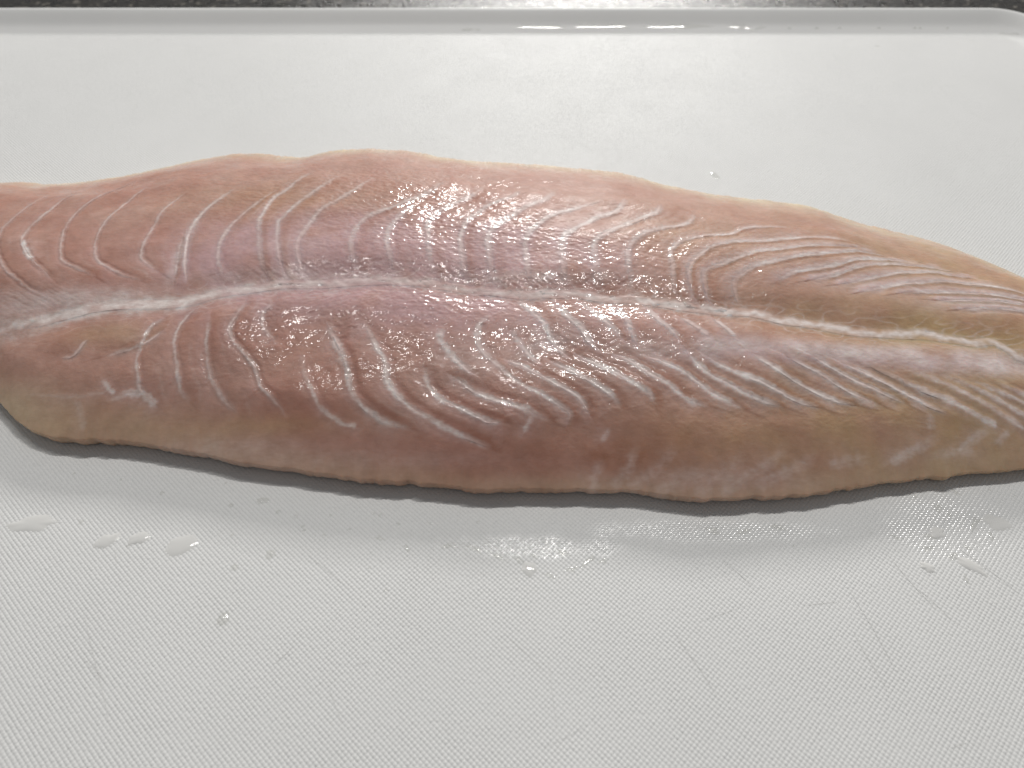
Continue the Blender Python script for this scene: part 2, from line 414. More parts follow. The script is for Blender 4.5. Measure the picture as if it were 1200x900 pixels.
def Hbase(x, y):
    i = np.interp(x, xs, np.arange(NX)); i0 = np.clip(i.astype(int), 0, NX - 2); f = i - i0
    yf = Yf[i0] * (1 - f) + Yf[i0 + 1] * f; yb = Yb[i0] * (1 - f) + Yb[i0 + 1] * f
    t = np.clip((y - yf) / np.maximum(yb - yf, 1e-6), 0, 1)
    j = np.interp(t, tt, np.arange(NT)); j0 = np.clip(j.astype(int), 0, NT - 2); g = j - j0
    return (i0, f, j0, g)
def samp(F, idx):
    i0, f, j0, g = idx
    if F.ndim == 3: f, g = f[:, None], g[:, None]
    return (F[i0, j0] * (1 - f) * (1 - g) + F[i0 + 1, j0] * f * (1 - g) + F[i0, j0 + 1] * (1 - f) * g + F[i0 + 1, j0 + 1] * f * g)
def on_fish(pts):
    """photo pixels -> points on the fillet's surface (fixed point on its height)"""
    p = np.asarray(pts, float); z = np.full(len(p), 0.010)
    for _ in range(12):
        x, y = at(p[:, 0], p[:, 1], z)
        z = 0.5 * z + 0.5 * samp(base, Hbase(x, y))
    return np.column_stack([x, y])

# ---- traced septa: (points, half width mm, whiteness, ridge mm, groove mm)
ST_ = []
def st(pts, w=0.7, a=0.6, r=0.22, g=0.22): ST_.append((pts, w, a, r, g))
# upper half, left end: thin creases between broad flakes
st([(56,346),(36,340),(24,332),(10,320),(0,304),(-4,286),(2,268),(12,258),(26,247),(40,237),(60,227)], .45, .36, .10, .45)
st([(60,327),(54,321),(40,308),(31,294),(27,282),(33,268),(44,256),(60,245),(76,234),(96,225)], .5, .42, .12, .5)
st([(112,325),(100,319),(84,312),(74,306),(71,296),(72,282),(76,266),(86,252),(100,241),(120,229),(140,220),(162,210)], .45, .42, .12, .55)
st([(166,328),(160,326),(140,320),(128,314),(116,307),(112,294),(114,278),(121,264),(132,251),(146,239),(158,229),(176,217)], .45, .42, .12, .5)
st([(184,316),(174,310),(166,302),(166,294),(172,280),(180,266),(189,250),(201,238),(220,224)], .5, .42, .12, .45)
st([(262,326),(256,304),(258,284),(270,264),(288,247),(306,234),(326,221)], .8, .4, .15, .3)
st([(218,328),(216,310),(217,294),(220,278),(226,262),(238,247),(256,233),(276,220)], .7, .6, .15, .35)
st([(205,322),(207,308),(210,290),(214,278)], .5, .5, .1, .15)
st([(27,282),(29,290),(33,300),(40,308)], .9, .9, .1, .0)
# upper half, middle
st([(304,262),(308,250),(320,232),(336,222),(352,210),(368,202)], .8, .5, .2, .25)
st([(326,266),(336,250),(352,236),(364,228),(380,217),(398,206)], .9, .5, .2, .25)
st([(350,284),(366,258),(378,244),(396,234),(412,224),(426,214),(440,206)], 1.0, .5, .22, .28)
st([(416,306),(412,290),(416,270),(426,256),(440,248),(458,243),(480,234),(500,226),(520,213)], 1.1, .5, .24, .3)
st([(458,302),(454,284),(458,266),(470,252),(486,240)], 1.1, .5, .22, .3)
st([(502,280),(502,260),(512,248),(528,239),(544,232),(556,226),(568,218)], 1.1, .55, .26, .3)
st([(542,298),(540,278),(548,258),(560,250),(570,242),(588,235),(602,230),(610,223)], 1.1, .6, .26, .3)
st([(574,298),(572,282),(578,268),(592,258),(608,248),(624,240),(640,233),(650,224)], 1.2, .6, .28, .3)
st([(618,304),(616,284),(622,270),(634,260),(646,252),(664,246),(684,240),(704,236)], 1.1, .65, .28, .3)
st([(660,308),(659,290),(662,276),(672,268),(688,260),(702,253),(720,248),(729,240),(733,233)], 1.2, .65, .3, .32)
st([(698,308),(696,290),(702,278),(720,268),(736,262),(756,254),(770,248),(775,240)], 1.3, .65, .3, .35)
st([(738,318),(736,298),(742,284),(760,272),(778,267),(798,264),(810,258),(813,250)], 1.1, .65, .3, .35)
# upper half, right
st([(788,308),(786,295),(794,285),(808,280),(832,276),(856,274),(872,268),(900,266),(925,266)], .9, .65, .28, .35)
st([(808,312),(828,294),(848,286),(868,283),(900,282),(936,279),(960,278),(1000,284)], 1.0, .65, .3, .4)
st([(826,318),(850,308),(872,300),(890,294),(916,292),(960,288),(1005,290)], 1.0, .7, .3, .4)
st([(862,328),(880,314),(900,309),(920,304),(940,300),(960,298),(980,296),(1010,294),(1040,299)], 1.0, .7, .3, .4)
st([(912,330),(930,320),(950,316),(965,313),(980,310),(1008,303),(1040,303),(1080,307)], 1.0, .7, .3, .4)
st([(950,328),(980,321),(994,316),(1020,309),(1046,308),(1080,311),(1120,318)], .9, .65, .28, .4)
st([(986,331),(1020,325),(1046,320),(1072,318),(1100,319),(1140,326)], .9, .65, .28, .4)
st([(1008,341),(1044,335),(1072,331),(1100,329),(1130,332),(1170,338),(1215,350)], 1.0, .65, .28, .4)
st([(1055,344),(1072,342),(1100,342),(1130,343),(1160,346),(1200,353),(1230,360)], .8, .65, .28, .4)
st([(1100,351),(1140,352),(1170,354),(1200,359),(1230,366)], .7, .6, .25, .35)
st([(1125,362),(1160,361),(1200,366),(1230,374)], .7, .6, .25, .3)
# lower half, left: faint
st([(72,419),(86,415),(98,400),(104,396)], .6, .4, .1, .15)
st([(124,416),(152,408),(174,398),(190,386)], .7, .4, .12, .2)
st([(192,370),(176,382),(170,392),(164,406),(160,422),(162,440),(165,458),(180,472)], .6, .5, .12, .35)
st([(120,444),(126,453),(134,460)], .8, .6, .12, .1)
st([(128,469),(148,462),(166,461),(180,472)], 1.3, .65, .2, .1)
st([(230,354),(220,366),(210,380),(204,400),(206,420),(212,456),(222,470)], .6, .5, .1, .3)
st([(86,464),(94,480),(98,500)], 1.2, .2, .05, .05)
st([(30,462),(80,465),(120,460)], .7, .18, .05, .05)
st([(246,372),(244,388),(242,410),(248,444),(262,468),(278,484)], .6, .4, .1, .25)
st([(288,352),(280,366),(270,384),(273,398),(286,414),(298,430),(304,450),(320,468),(336,488)], .6, .45, .1, .35)
st([(320,356),(308,368),(310,384),(322,398)], .6, .35, .1, .25)
st([(352,412),(358,438),(366,458),(376,478),(396,494),(416,500)], .8, .5, .14, .3)
st([(384,378),(392,398),(400,414),(406,430),(410,450),(416,466),(432,482),(452,494),(480,502)], 1.0, .55, .18, .35)
st([(390,392),(396,404),(402,420),(405,430)], 1.4, .6, .12, .0)
st([(428,380),(440,404),(452,424),(454,446),(464,462),(480,476),(504,490),(524,502),(546,512),(572,524)], 1.0, .7, .22, .38)
st([(498,430),(502,450),(516,466),(540,478),(560,488),(572,494),(592,496)], .9, .75, .26, .36)
# lower half, middle
st([(520,384),(516,396),(528,414),(542,428),(556,439)], 1.3, .7, .26, .25)
st([(530,440),(542,448),(556,458),(576,467),(600,474),(616,479),(626,485),(642,491)], 1.0, .65, .25, .35)
st([(623,484),(621,494),(616,504)], .8, .55, .15, .15)
st([(576,368),(562,378),(560,396),(565,410),(580,424),(598,440),(616,453),(636,462),(654,472),(668,482),(666,494)], 1.0, .65, .26, .35)
st([(598,384),(608,398),(620,414),(632,424)], 1.2, .6, .25, .2)
st([(594,422),(612,428),(630,438),(650,448),(670,458),(682,468),(690,482)], .9, .7, .26, .36)
st([(608,348),(624,362),(638,378),(645,394),(656,408),(668,418)], 1.2, .65, .28, .3)
st([(646,422),(664,430),(680,438),(700,450),(716,462),(726,474)], 1.0, .75, .3, .36)
st([(654,352),(666,370),(680,382),(690,398),(702,410)], 1.3, .65, .28, .3)
st([(676,414),(692,422),(720,436),(738,446),(760,460),(766,472)], 1.1, .75, .3, .4)
st([(682,350),(700,368),(718,384),(730,398)], 1.2, .65, .28, .3)
st([(720,416),(740,424),(764,439),(784,450),(800,464),(812,470),(832,475)], 1.1, .75, .3, .4)
st([(724,356),(734,374),(740,390),(748,406)], 1.1, .6, .26, .3)
st([(758,418),(780,426),(800,434),(820,448),(836,460),(856,470),(872,478)], 1.1, .75, .3, .42)
st([(758,356),(772,374),(786,386),(796,398)], 1.2, .6, .26, .3)
st([(804,410),(816,424),(832,438),(852,448),(870,458),(892,468),(916,476)], 1.2, .75, .3, .42)
st([(800,370),(816,382),(834,396)], 1.1, .5, .22, .25)
st([(828,418),(848,430),(868,439),(892,448),(912,458),(932,468),(960,477)], 1.1, .75, .3, .42)
st([(838,370),(852,384),(866,400)], 1.0, .5, .2, .25)
# lower half, right
st([(880,414),(892,422),(912,434),(936,448),(960,460),(980,468),(1004,474)], 1.1, .75, .3, .42)
st([(920,418),(940,427),(960,436),(980,448),(1000,460),(1026,471)], 1.0, .7, .3, .42)
st([(950,417),(980,432),(1000,443),(1026,455),(1046,464),(1064,473)], 1.0, .7, .3, .42)
st([(986,424),(1010,434),(1040,448),(1060,459),(1084,472),(1110,485)], 1.0, .7, .3, .42)
st([(1016,426),(1044,438),(1064,448),(1088,459),(1112,469),(1136,482),(1166,497)], 1.1, .7, .3, .42)
st([(1056,428),(1080,438),(1104,448),(1132,462),(1156,474),(1180,488),(1198,499)], 1.1, .65, .3, .42)
st([(1092,432),(1116,444),(1140,454),(1168,467),(1200,484),(1230,498)], 1.0, .65, .3, .42)
st([(1136,444),(1170,458),(1200,470),(1240,488)], .9, .6, .28, .4)
st([(1164,446),(1200,461),(1240,478)], .8, .6, .25, .35)
# front slope: pale bands running down to the lip
st([(716,500),(706,514)], 1.01, 0.32, .05, .0)
st([(708,536),(700,552),(696,564),(698,572)], 1.59, 0.19, .05, .0)
st([(746,518),(742,536),(737,552),(722,568)], 1.74, 0.20, .05, .0)
st([(789,518),(786,532),(774,548),(760,560),(742,571)], 2.03, 0.22, .05, .0)
st([(832,542),(810,558),(796,566),(774,574)], 2.46, 0.20, .05, .0)
st([(878,530),(860,548),(840,562),(822,576)], 2.46, 0.20, .05, .0)
st([(924,520),(912,536),(892,550),(872,562),(850,578)], 1.89, 0.24, .05, .0)
st([(960,530),(940,544),(916,556),(892,567)], 1.89, 0.24, .05, .0)
st([(1092,480),(1091,500)], 1.45, 0.28, .05, .0)
st([(1102,508),(1084,522),(1064,532),(1048,541)], 1.45, 0.40, .05, .0)
st([(1164,498),(1150,508),(1132,522),(1124,530)], 1.45, 0.36, .05, .0)
st([(1186,502),(1170,518)], 1.30, 0.32, .05, .0)
st([(1080,537),(1110,531),(1136,528)], 1.59, 0.28, .05, .0)
st([(1022,536),(1000,540),(975,545)], 1.74, 0.22, .05, .0)

EXT = []
_sx, _sy = np.array(SEAM_PX, float).T
for k, (p, w, a, r, g) in enumerate(ST_):
    x0, y0 = p[0]; ys = np.interp(x0, _sx, _sy)
    if 290 < x0 < 900 and y0 < ys - 8 and y0 > 255 and p[-1][1] < y0:      # upper septa run on down to the seam
        ST_[k] = ([(x0 + 12, ys - 5), (x0 + 3, 0.6 * ys + 0.4 * y0)] + p, w, a, r, g); EXT.append(k)
seam = smooth_line(on_fish(SEAM_PX), 0.0004)
FADE = {}
lines = [(smooth_line(on_fish(p), 0.0003), w * 1e-3, a, r * 1e-3, g * 1e-3) for p, w, a, r, g in ST_]
for k in EXT: FADE[round(float(lines[k][0][0, 0]), 6)] = 0.5

def dist_to(line, pad):
    """signed distance and arc parameter for grid points near a line; returns slices"""
    x0, y0 = line.min(0) - pad; x1, y1 = line.max(0) + pad
    i0, i1 = np.searchsorted(xs, [x0, x1]); i1 = max(i1, i0 + 1)
    sub = (slice(i0, i1), slice(None))
    X = Xg[sub]; Y = Yg[sub]
    m = (Y > y0) & (Y < y1)
    px, py = X[m], Y[m]
    seg = line[::2] if len(line) > 6 else line
    if len(seg) < 2: seg = line
    best = np.full(len(px), 1e9); bs = np.zeros(len(px)); bp = np.zeros(len(px))
    ns = len(seg) - 1
    for k in range(ns):
        a = seg[k]; d = seg[k + 1] - a; L2 = d @ d + 1e-18
        t = np.clip(((px - a[0]) * d[0] + (py - a[1]) * d[1]) / L2, 0, 1)
        ex = px - a[0] - t * d[0]; ey = py - a[1] - t * d[1]
        dd = ex * ex + ey * ey
        u = dd < best
        best[u] = dd[u]; bs[u] = np.sign(d[0] * (py[u] - a[1]) - d[1] * (px[u] - a[0])); bp[u] = (k + t[u]) / ns
    return sub, m, np.sqrt(best), bs, bp

NV = NX * NT
mem = np.zeros((NX, NT), np.float32); lil = np.zeros((NX, NT), np.float32)
BIG = np.float32(0.05)
dL = np.full((NX, NT), BIG, np.float32); dR = dL.copy()
dZ = np.zeros((NX, NT), np.float32); lilS = np.zeros((NX, NT), np.float32)
_seamx = np.interp(xs, seam[:, 0], seam[:, 1])
for li, w, a, r, g in lines:
    upper = li[:, 1].mean() > np.interp(li[:, 0].mean(), seam[:, 0], seam[:, 1])
    front_ = li[:, 1].mean() < np.interp(li[:, 0].mean(), xs, Yf) + 0.020 and not upper
    sub, m, d, s, p = dist_to(li, 0.012)
    if not upper: s = -s                      # s > 0: the point lies left of the septum
    if not front_:
        over = np.where((p <= 0) | (p >= 1), 0.5 * d, 0)
        sy = (Yg[sub][m] > np.interp(Xg[sub][m], seam[:, 0], seam[:, 1])) == upper
        for F_, side in ((dL, s < 0), (dR, s >= 0)):
            fv = F_[sub]; t_ = fv[m]; u = side & sy; t_[u] = np.minimum(t_[u], (d + over)[u]); fv[m] = t_
    px_ = (Xg[sub], Yg[sub])
    d = np.abs(d * s + 0.00028 * perlin(px_[0][m] * 420, px_[1][m] * 420) + 0.00012 * perlin(px_[0][m] * 1300, px_[1][m] * 1300))
    wn = w * 0.95 * (1 + 0.40 * perlin(p * 9 + li[0, 0] * 900, p * 0 + li[0, 1] * 700))
    f0 = FADE.get(round(float(li[0, 0]), 6), 0.16)
    taper = np.clip(p / 0.4, 0, 1) if front_ else np.clip(np.minimum(p / f0, (1 - p) / 0.2), 0.0, 1) ** 0.8
    fade = np.exp(-np.maximum(0, d * 0))
    a = a * 0.82
    ms = 1.12 * a * np.exp(-(d / (0.78 * wn)) ** 3) * (0.1 + 0.9 * taper)
    ms = ms + 0.30 * a * np.exp(-(d / (2.6 * wn)) ** 2) * (s > 0) * taper
    ms *= np.clip(1.05 + 0.35 * perlin(px_[0][m] * 800, px_[1][m] * 800) + 0.45 * perlin(px_[0][m] * 150, px_[1][m] * 150), 0.2, 1.5)
    mm = mem[sub]; mm[m] = np.maximum(mm[m], ms)
    lm = lilS[sub]; lm[m] = np.maximum(lm[m], 0.75 * a * np.exp(-(d / (2.4 * wn)) ** 2) * taper)
    zz = dZ[sub]
    gp = np.clip(d - 1.7 * wn, 0, None) if False else (d - 1.75 * w)
    zz[m] += taper * (0.4 * r * np.exp(-(d / (w * 1.2)) ** 2) - g * np.exp(-(gp / (w * 0.85)) ** 2) * np.where(s < 0, 1.0, 0.55))
dZ = np.clip(dZ, -0.0007, 0.0006) * 0.36
fph = dL / (dL + dR)                              # 0 just right of a septum, 1 just left of the next
fw = np.exp(-(np.maximum(dL, dR) / 0.0085) ** 4) * np.clip(1.15 - np.minimum(dL, dR) / 0.006, 0, 1)
fw = fw * np.clip((xs[:, None] + 0.16) / 0.05, 0.75, 1)
dZ += (0.00034 * fw * (np.sin(np.pi * np.clip(fph, 0, 1)) ** 0.7 * (0.55 + 0.45 * fph))).astype(np.float32)
rt = np.clip((xs[:, None] - 0.035) / 0.05, 0, 1)          # towards the tail the pale bands widen and the dark grooves narrow
hz = fw * np.clip(fph, 0, 1) ** (2.2 - 1.2 * rt)
sec = fw * np.exp(-((fph - 0.52 + 0.10 * perlin(Xg * 160, Yg * 160)) / 0.07) ** 2) * np.clip(0.5 + perlin(Xg * 120 + 9, Yg * 120), 0, 1) * np.clip(np.minimum(dL, dR) / 0.0016 - 0.4, 0, 1)
mem = np.maximum(mem, 0.26 * sec).astype(np.float32)
mem = np.maximum(mem, (0.33 + 0.10 * rt) * hz * (1 + 0.6 * perlin(Xg * 500, Yg * 500)).astype(np.float32) * np.clip((xs[:, None] + 0.12) / 0.08, 0.25, 1))
lilS = np.maximum(lilS, 0.8 * hz).astype(np.float32)
redF = (fw * np.exp(-((fph - 0.28) / 0.2) ** 2)).astype(np.float32)

# seam: broad valley with a white cord in it
sub, m, d, s, p = dist_to(seam, 0.022)
px_seam_x = np.interp(p, np.linspace(0, 1, len(seam)), seam[:, 0])
cordw = np.interp(px_seam_x, [-.2, -.13, -.07, -.02, .05, .1, .16], [.0045, .0036, .0022, .0015, .0017, .0014, .0012])
corda = np.interp(px_seam_x, [-.2, -.15, -.10, -.05, -.02, .02, .06, .16], [.5, .65, .95, .6, .55, .75, .95, .9])
zz = dZ[sub]
vall = np.interp(px_seam_x, [-.2, -.1, 0, .08, .16], [.0006, .0012, .0016, .0018, .0012])
wig = 0.0009 * perlin(p * 60, p * 0 + 2.2) + 0.0007 * perlin(p * 190, d * s * 300)
zz[m] += -vall * np.exp(-(d / 0.0068) ** 2) + 0.00013 * np.exp(-((d * s + wig) / (cordw * .9)) ** 2) * (1 + 0.8 * perlin(px_seam_x * 420, d * s * 420))
mm = mem[sub]; mm[m] = np.maximum(mm[m], corda * np.exp(-((d * s + wig) / cordw) ** 2) * np.clip(0.95 + 0.8 * perlin(px_seam_x * 170, d * s * 300) + 0.25 * perlin(px_seam_x * 700, d * s * 700), 0.35, 1.2))
# thread-like side branches around the seam
th = np.abs(perlin(Xg[sub][m] * 130 + Yg[sub][m] * 120, Yg[sub][m] * 330 - Xg[sub][m] * 90))
mm[m] = np.maximum(mm[m], 0.42 * np.exp(-(th / 0.10) ** 2) * np.exp(-(d / 0.006) ** 2))

# ---- tissue regions (ellipses traced from the photo, as places on the fillet)
def region(F, px, py, rx, ry, val, rot=0.0, soft=1.0):
    c = on_fish([(px, py)])[0]; ex = on_fish([(px + 10, py)])[0]; ey = on_fish([(px, py + 10)])[0]
    sx = abs(ex[0] - c[0]) / 10 * rx; sy = abs(ey[1] - c[1]) / 10 * ry
    dx = Xg - c[0]; dy = Yg - c[1]
    co, si = math.cos(rot), math.sin(rot)
    q = ((co * dx + si * dy) / sx) ** 2 + ((-si * dx + co * dy) / sy) ** 2
    F += val * np.exp(-q)
nz = fbm(Xg * 90, Yg * 90, 3)
lilF = np.zeros((NX, NT), np.float32)
for px, py, rx, ry, v_ in ((420, 300, 220, 60, .35), (380, 290, 150, 40, .75), (530, 290, 150, 40, .75), (690, 300, 130, 32, .45), (440, 345, 120, 32, .7), (250, 300, 60, 50, .5), (540, 365, 110, 35, .45), (700, 385, 130, 30, .4),
                           (60, 355, 90, 18, .5), (1000, 330, 130, 16, .5), (1150, 355, 90, 14, .5), (1000, 415, 170, 14, .85), (1130, 425, 90, 14, .8), (860, 405, 100, 16, .55), (300, 340, 90, 12, .5)):  # the bands just below the seam's tail end put membrane sheen into the colour
    region(lilF, px, py, rx, ry, v_)
lilF = np.clip(lilF * (0.85 + 0.5 * nz) + lilS * 0.65, 0, 1)
yelF = np.zeros((NX, NT), np.float32)
for px, py, rx, ry, v_ in ((1180, 460, 260, 120, .9), (1100, 330, 190, 70, .6), (880, 520, 160, 50, .35), (80, 500, 140, 26, .45), (130, 390, 60, 14, .45), (300, 500, 120, 14, .4), (1120, 400, 100, 18, .2),
                           (330, 235, 110, 22, .35), (800, 280, 120, 40, .35)):
    region(yelF, px, py, rx, ry, v_)
yelF = np.clip(yelF * (0.9 + 0.4 * nz), 0, 1)
creF = np.zeros((NX, NT), np.float32)
eb = (Yb[:, None] - Yg); ef = (Yg - Yf[:, None])
wback = np.interp(xs, [-.2, -.1, 0, .06, .1, .16], [.009, .007, .0075, .009, .014, .016])[:, None]
creF += 0.8 * np.exp(-(eb / wback) ** 1.5) * (0.85 + 0.4 * nz)
wfr = np.interp(xs, [-.2, -.13, -.08, 0, .06, .12], [.012, .008, .006, .003, .003, .007])[:, None]
creF += 0.26 * np.exp(-(ef / wfr) ** 2)
region(creF, 10, 480, 60, 26, .35)
creF = np.clip(creF, 0, 1)
# pale fibrous membrane at the left end of the seam, cloudy patches, and sheen painted pale below its tail end
clo = np.zeros((NX, NT), np.float32)
for px, py, rx, ry, v_ in ((40, 360, 90, 18, .42), (150, 348, 80, 12, .5), (330, 322, 90, 9, .3), (620, 322, 120, 8, .4), (212, 290, 7, 40, .35), (345, 290, 40, 20, .15), (560, 420, 60, 30, .25), (640, 395, 60, 25, .25), (780, 410, 80, 14, .35), (440, 540, 160, 12, .15), (1040, 414, 150, 13, .6), (1160, 428, 70, 13, .6), (900, 402, 80, 10, .3), (1020, 332, 60, 8, .3), (1150, 358, 70, 9, .4), (240, 530, 120, 14, .2), (860, 560, 90, 14, .25)):
    region(clo, px, py, rx, ry, v_)
mem = np.clip(np.maximum(mem, clo * (0.8 + 0.7 * nz)) + 0.12 * clo, 0, 1)
lilF = np.clip(lilF + 0.25 * mem * (xs[:, None] > -0.02), 0, 1)

# fibre bundles that stand in the seam's upper wall
def fibres(px, py, rx, ry, ang, amp, wl):
    c = on_fish([(px, py)])[0]; ex = on_fish([(px + 10, py)])[0]; ey = on_fish([(px, py + 10)])[0]
    sx = abs(ex[0] - c[0]) / 10 * rx; sy = abs(ey[1] - c[1]) / 10 * ry
    dx = Xg - c[0]; dy = Yg - c[1]
    q = np.exp(-(dx / sx) ** 2 - (dy / sy) ** 2)
    a = R(ang); s_ = -math.sin(a) * dx + math.cos(a) * dy
    dZ[:] += q * amp * 0.8 * perlin(s_ / wl * 1.6 + 0.6 * perlin(Xg * 200, Yg * 200), (math.cos(a) * dx + math.sin(a) * dy) * 110)
for f in ((600, 324, 16, 10, -45, .00018, .0012), (492, 322, 14, 8, -45, .00016, .0011), (315, 318, 28, 12, -42, .00016, .0013), (640, 326, 18, 8, -45, .00012, .0011), (380, 352, 34, 14, 20, .00010, .0010),
          (40, 348, 50, 14, -30, .00010, .0013), (440, 350, 26, 12, 40, .00012, .0011), (352, 310, 24, 9, -38, .00012, .0012)): fibres(*f)

# wet glittering relief (where the flesh is grainy the relief is stronger)
gl = np.full((NX, NT), 0.35, np.float32)
for px, py, rx, ry, v_ in ((400, 240, 170, 50, .9), (560, 250, 160, 60, .7), (480, 370, 120, 50, .9), (310, 380, 50, 30, .7), (740, 300, 140, 50, .7), (690, 380, 120, 40, .6), (620, 480, 90, 26, .8),
                           (950, 470, 150, 30, .5), (880, 310, 100, 30, .4), (1050, 420, 150, 30, .3), (260, 220, 100, 25, .5), (200, 430, 50, 40, .3)):
    region(gl, px, py, rx, ry, v_)
grain = fbm(Xg * 900, Yg * 1300, 2)
grain2 = fbm(Xg * 420 + Yg * 160, Yg * 520, 2)
edgef = np.clip(np.minimum(eb, ef) / 0.004, 0, 1)
dZ += (0.00005 * grain + 0.00008 * grain2) * np.clip(gl, 0, 1.3) * edgef
Zg = np.maximum(Zg + dZ * np.clip(np.minimum(eb, ef) / 0.003, 0, 1), 0.0006)

wet = np.full((NX, NT), 0.42, np.float32)
for px, py, rx, ry, v_ in ((390, 250, 170, 50, .5), (560, 250, 90, 40, .3), (480, 370, 120, 45, .5), (310, 380, 50, 30, .4), (740, 310, 120, 28, .35), (700, 380, 120, 30, .4), (960, 330, 160, 30, .5), (1000, 430, 180, 30, .5), (1050, 500, 150, 40, .3), (620, 480, 80, 20, .3),
                           (715, 246, 170, 50, -.46), (560, 245, 120, 40, -.22), (850, 250, 100, 20, -.25), (270, 230, 130, 40, .35), (230, 420, 120, 60, .15), (60, 450, 120, 60, -.15)):
    region(wet, px, py, rx, ry, v_)
wet = np.clip(wet * 1.15, 0.04, 1)
lilF = np.clip(lilF * (1 - 0.6 * redF), 0, 1)
deep = 0.75 * redF * np.clip((xs[:, None] + 0.12) / 0.08, 0.3, 1)
for px, py, rx, ry, v_ in ((620, 540, 200, 34, .6), (760, 520, 120, 40, .4), (480, 380, 100, 30, .3), (450, 240, 120, 30, .25), (820, 330, 120, 20, .3), (560, 320, 160, 14, .3), (400, 480, 120, 30, .3)):
    region(deep, px, py, rx, ry, v_)
deep = np.clip(deep * (0.9 + 0.5 * nz), 0, 0.95)
attr = np.stack([mem, lilF, creF, yelF], -1).astype(np.float32)
Yg = Yg + Yrag; Yf = Yf + ragF * cl; Yb = Yb + ragB * cl
P = np.stack([Xg, Yg, Zg], -1).astype(np.float32)
ORG = np.array([0.0, 0.15, 0.0], np.float32)
fillet = empty('fish_fillet', tuple(ORG))
tag(fillet, 'pale pink raw fish fillet with white seam lying across the white cutting board', 'fish fillet')
# side walls: the front lip overhangs a little, the back edge is thin
lipin = (0.0014 + 0.0006 * fbm(xs * 90, xs * 0 + 5, 2))
def row(y, z, k):
    return np.stack([xs, y, z], -1)[:, None, :]
def arow(j): return attr[:, j:j + 1]
zf = Zg[:, 0]; zb = Zg[:, -1]
front = [row(Yf + np.clip(lipin, .0002, .003) * cl + .0004, np.full(NX, 0.0003), 0), row(Yf + np.clip(lipin, .0002, .003) * .75 * cl, zf * .3, 0), row(Yf + np.clip(lipin, 0, .003) * .25 * cl, zf * .62, 0), row(Yf + .00012 * cl, zf * .86, 0)]
back = [row(Yb + .0001, zb * .55, 0), row(Yb - .0004, np.full(NX, 0.0003), 0)]
PA = np.concatenate(front + [P] + back, 1)
AA = np.concatenate([arow(0)] * 4 + [attr] + [arow(NT - 1)] * 2, 1)
NJ = PA.shape[1]
Q = grid_quads(NX, NJ)
i = np.arange(NX - 1)
Qbot = np.stack([i * NJ + NJ - 1, (i + 1) * NJ + NJ - 1, (i + 1) * NJ, i * NJ], 1)   # underside
mesh_np('flesh', PA.reshape(-1, 3) - ORG, np.vstack([Q, Qbot]), M_FLESH, fillet, AA.reshape(-1, 4), wet=np.concatenate([wet[:, :1] * .3] * 4 + [wet] + [wet[:, -1:]] * 2, 1), deep=np.concatenate([deep[:, :1]] * 4 + [deep] + [deep[:, -1:]] * 2, 1))

def strip(name, line, hw, lift, n=9):
    """a strand of tissue set into the flesh: its middle proud, its margins sunk"""
    tg = np.gradient(line, axis=0); tg /= np.linalg.norm(tg, axis=1)[:, None] + 1e-12
    nr_ = np.column_stack([-tg[:, 1], tg[:, 0]])
    q = np.linspace(-1, 1, n)
    s = np.linspace(0, 1, len(line))
    tp = np.clip(np.minimum(s, 1 - s) / 0.15, 0.01, 1) ** 0.7
    p = line[:, None, :] + nr_[:, None, :] * (q[None, :, None] * hw * tp[:, None, None])
    idx = Hbase(p[..., 0].ravel(), p[..., 1].ravel())
    z = samp(Zg, idx).reshape(p.shape[:2]) + lift * (1 - 0.6 * q[None] ** 2)
    A = samp(attr, idx)
    V = np.concatenate([p, z[..., None]], -1).reshape(-1, 3) - ORG
    return mesh_np(name, V, grid_quads(len(line), n), M_TISSUE, fillet, A, wet=samp(wet, idx), deep=samp(deep, idx))
m0 = (seam[:, 0] > XL + .02) & (seam[:, 0] < XR - .03)
tag(strip('seam_cord', seam[m0], 0.0016, 0.00005, 11), 'white connective cord along the middle of the fillet')
for li, w, a, r, g in lines:
    if li[:, 1].mean() > np.interp(li[:, 0].mean(), xs, Yf) + 0.019:      # the faint bands on the front slope stay flesh
        strip('membrane_strand', li, w * 0.65, 0.000018)

texture_mesh()

def blob(name, cx, cy, rx, ry, h, mat, parent=None, z0=0.0, seed=0, n=28, rings=6, rough=0.25, rot=0.0, attr_c=None, org=None):
    rs = np.random.default_rng(seed + 100)
    ph = rs.uniform(0, 6.28, 5); am = rs.uniform(.4, 1, 5)
    th = np.linspace(0, 2 * np.pi, n, endpoint=False)
    ro = 1 + rough * sum(am[k] * np.sin((k + 2) * th + ph[k]) for k in range(5)) / 2.2
    V = [(0, 0, h)]; co, si = math.cos(rot), math.sin(rot)
    for k in range(1, rings + 1):
        q = k / rings; z = h * max(0, 1 - q ** 2.4) ** 0.8
        for t, r_ in zip(th, ro):
            x, y = rx * q * r_ * math.cos(t), ry * q * r_ * math.sin(t)
            V.append((co * x - si * y, si * x + co * y, z))
    T = [(0, 1 + i, 1 + (i + 1) % n) for i in range(n)]
    Q = [(1 + k * n + i, 1 + (k + 1) * n + i, 1 + (k + 1) * n + (i + 1) % n, 1 + k * n + (i + 1) % n) for k in range(rings - 1) for i in range(n)]
    V = np.array(V)
    o = mesh_np(name, V, Q, mat, parent, None if attr_c is None else np.tile(np.array(attr_c, np.float32), (len(V), 1)), tris=T)
    loc = np.array([cx, cy, z0])
    if org is not None: loc = loc - org
    o.location = tuple(loc)
    return o
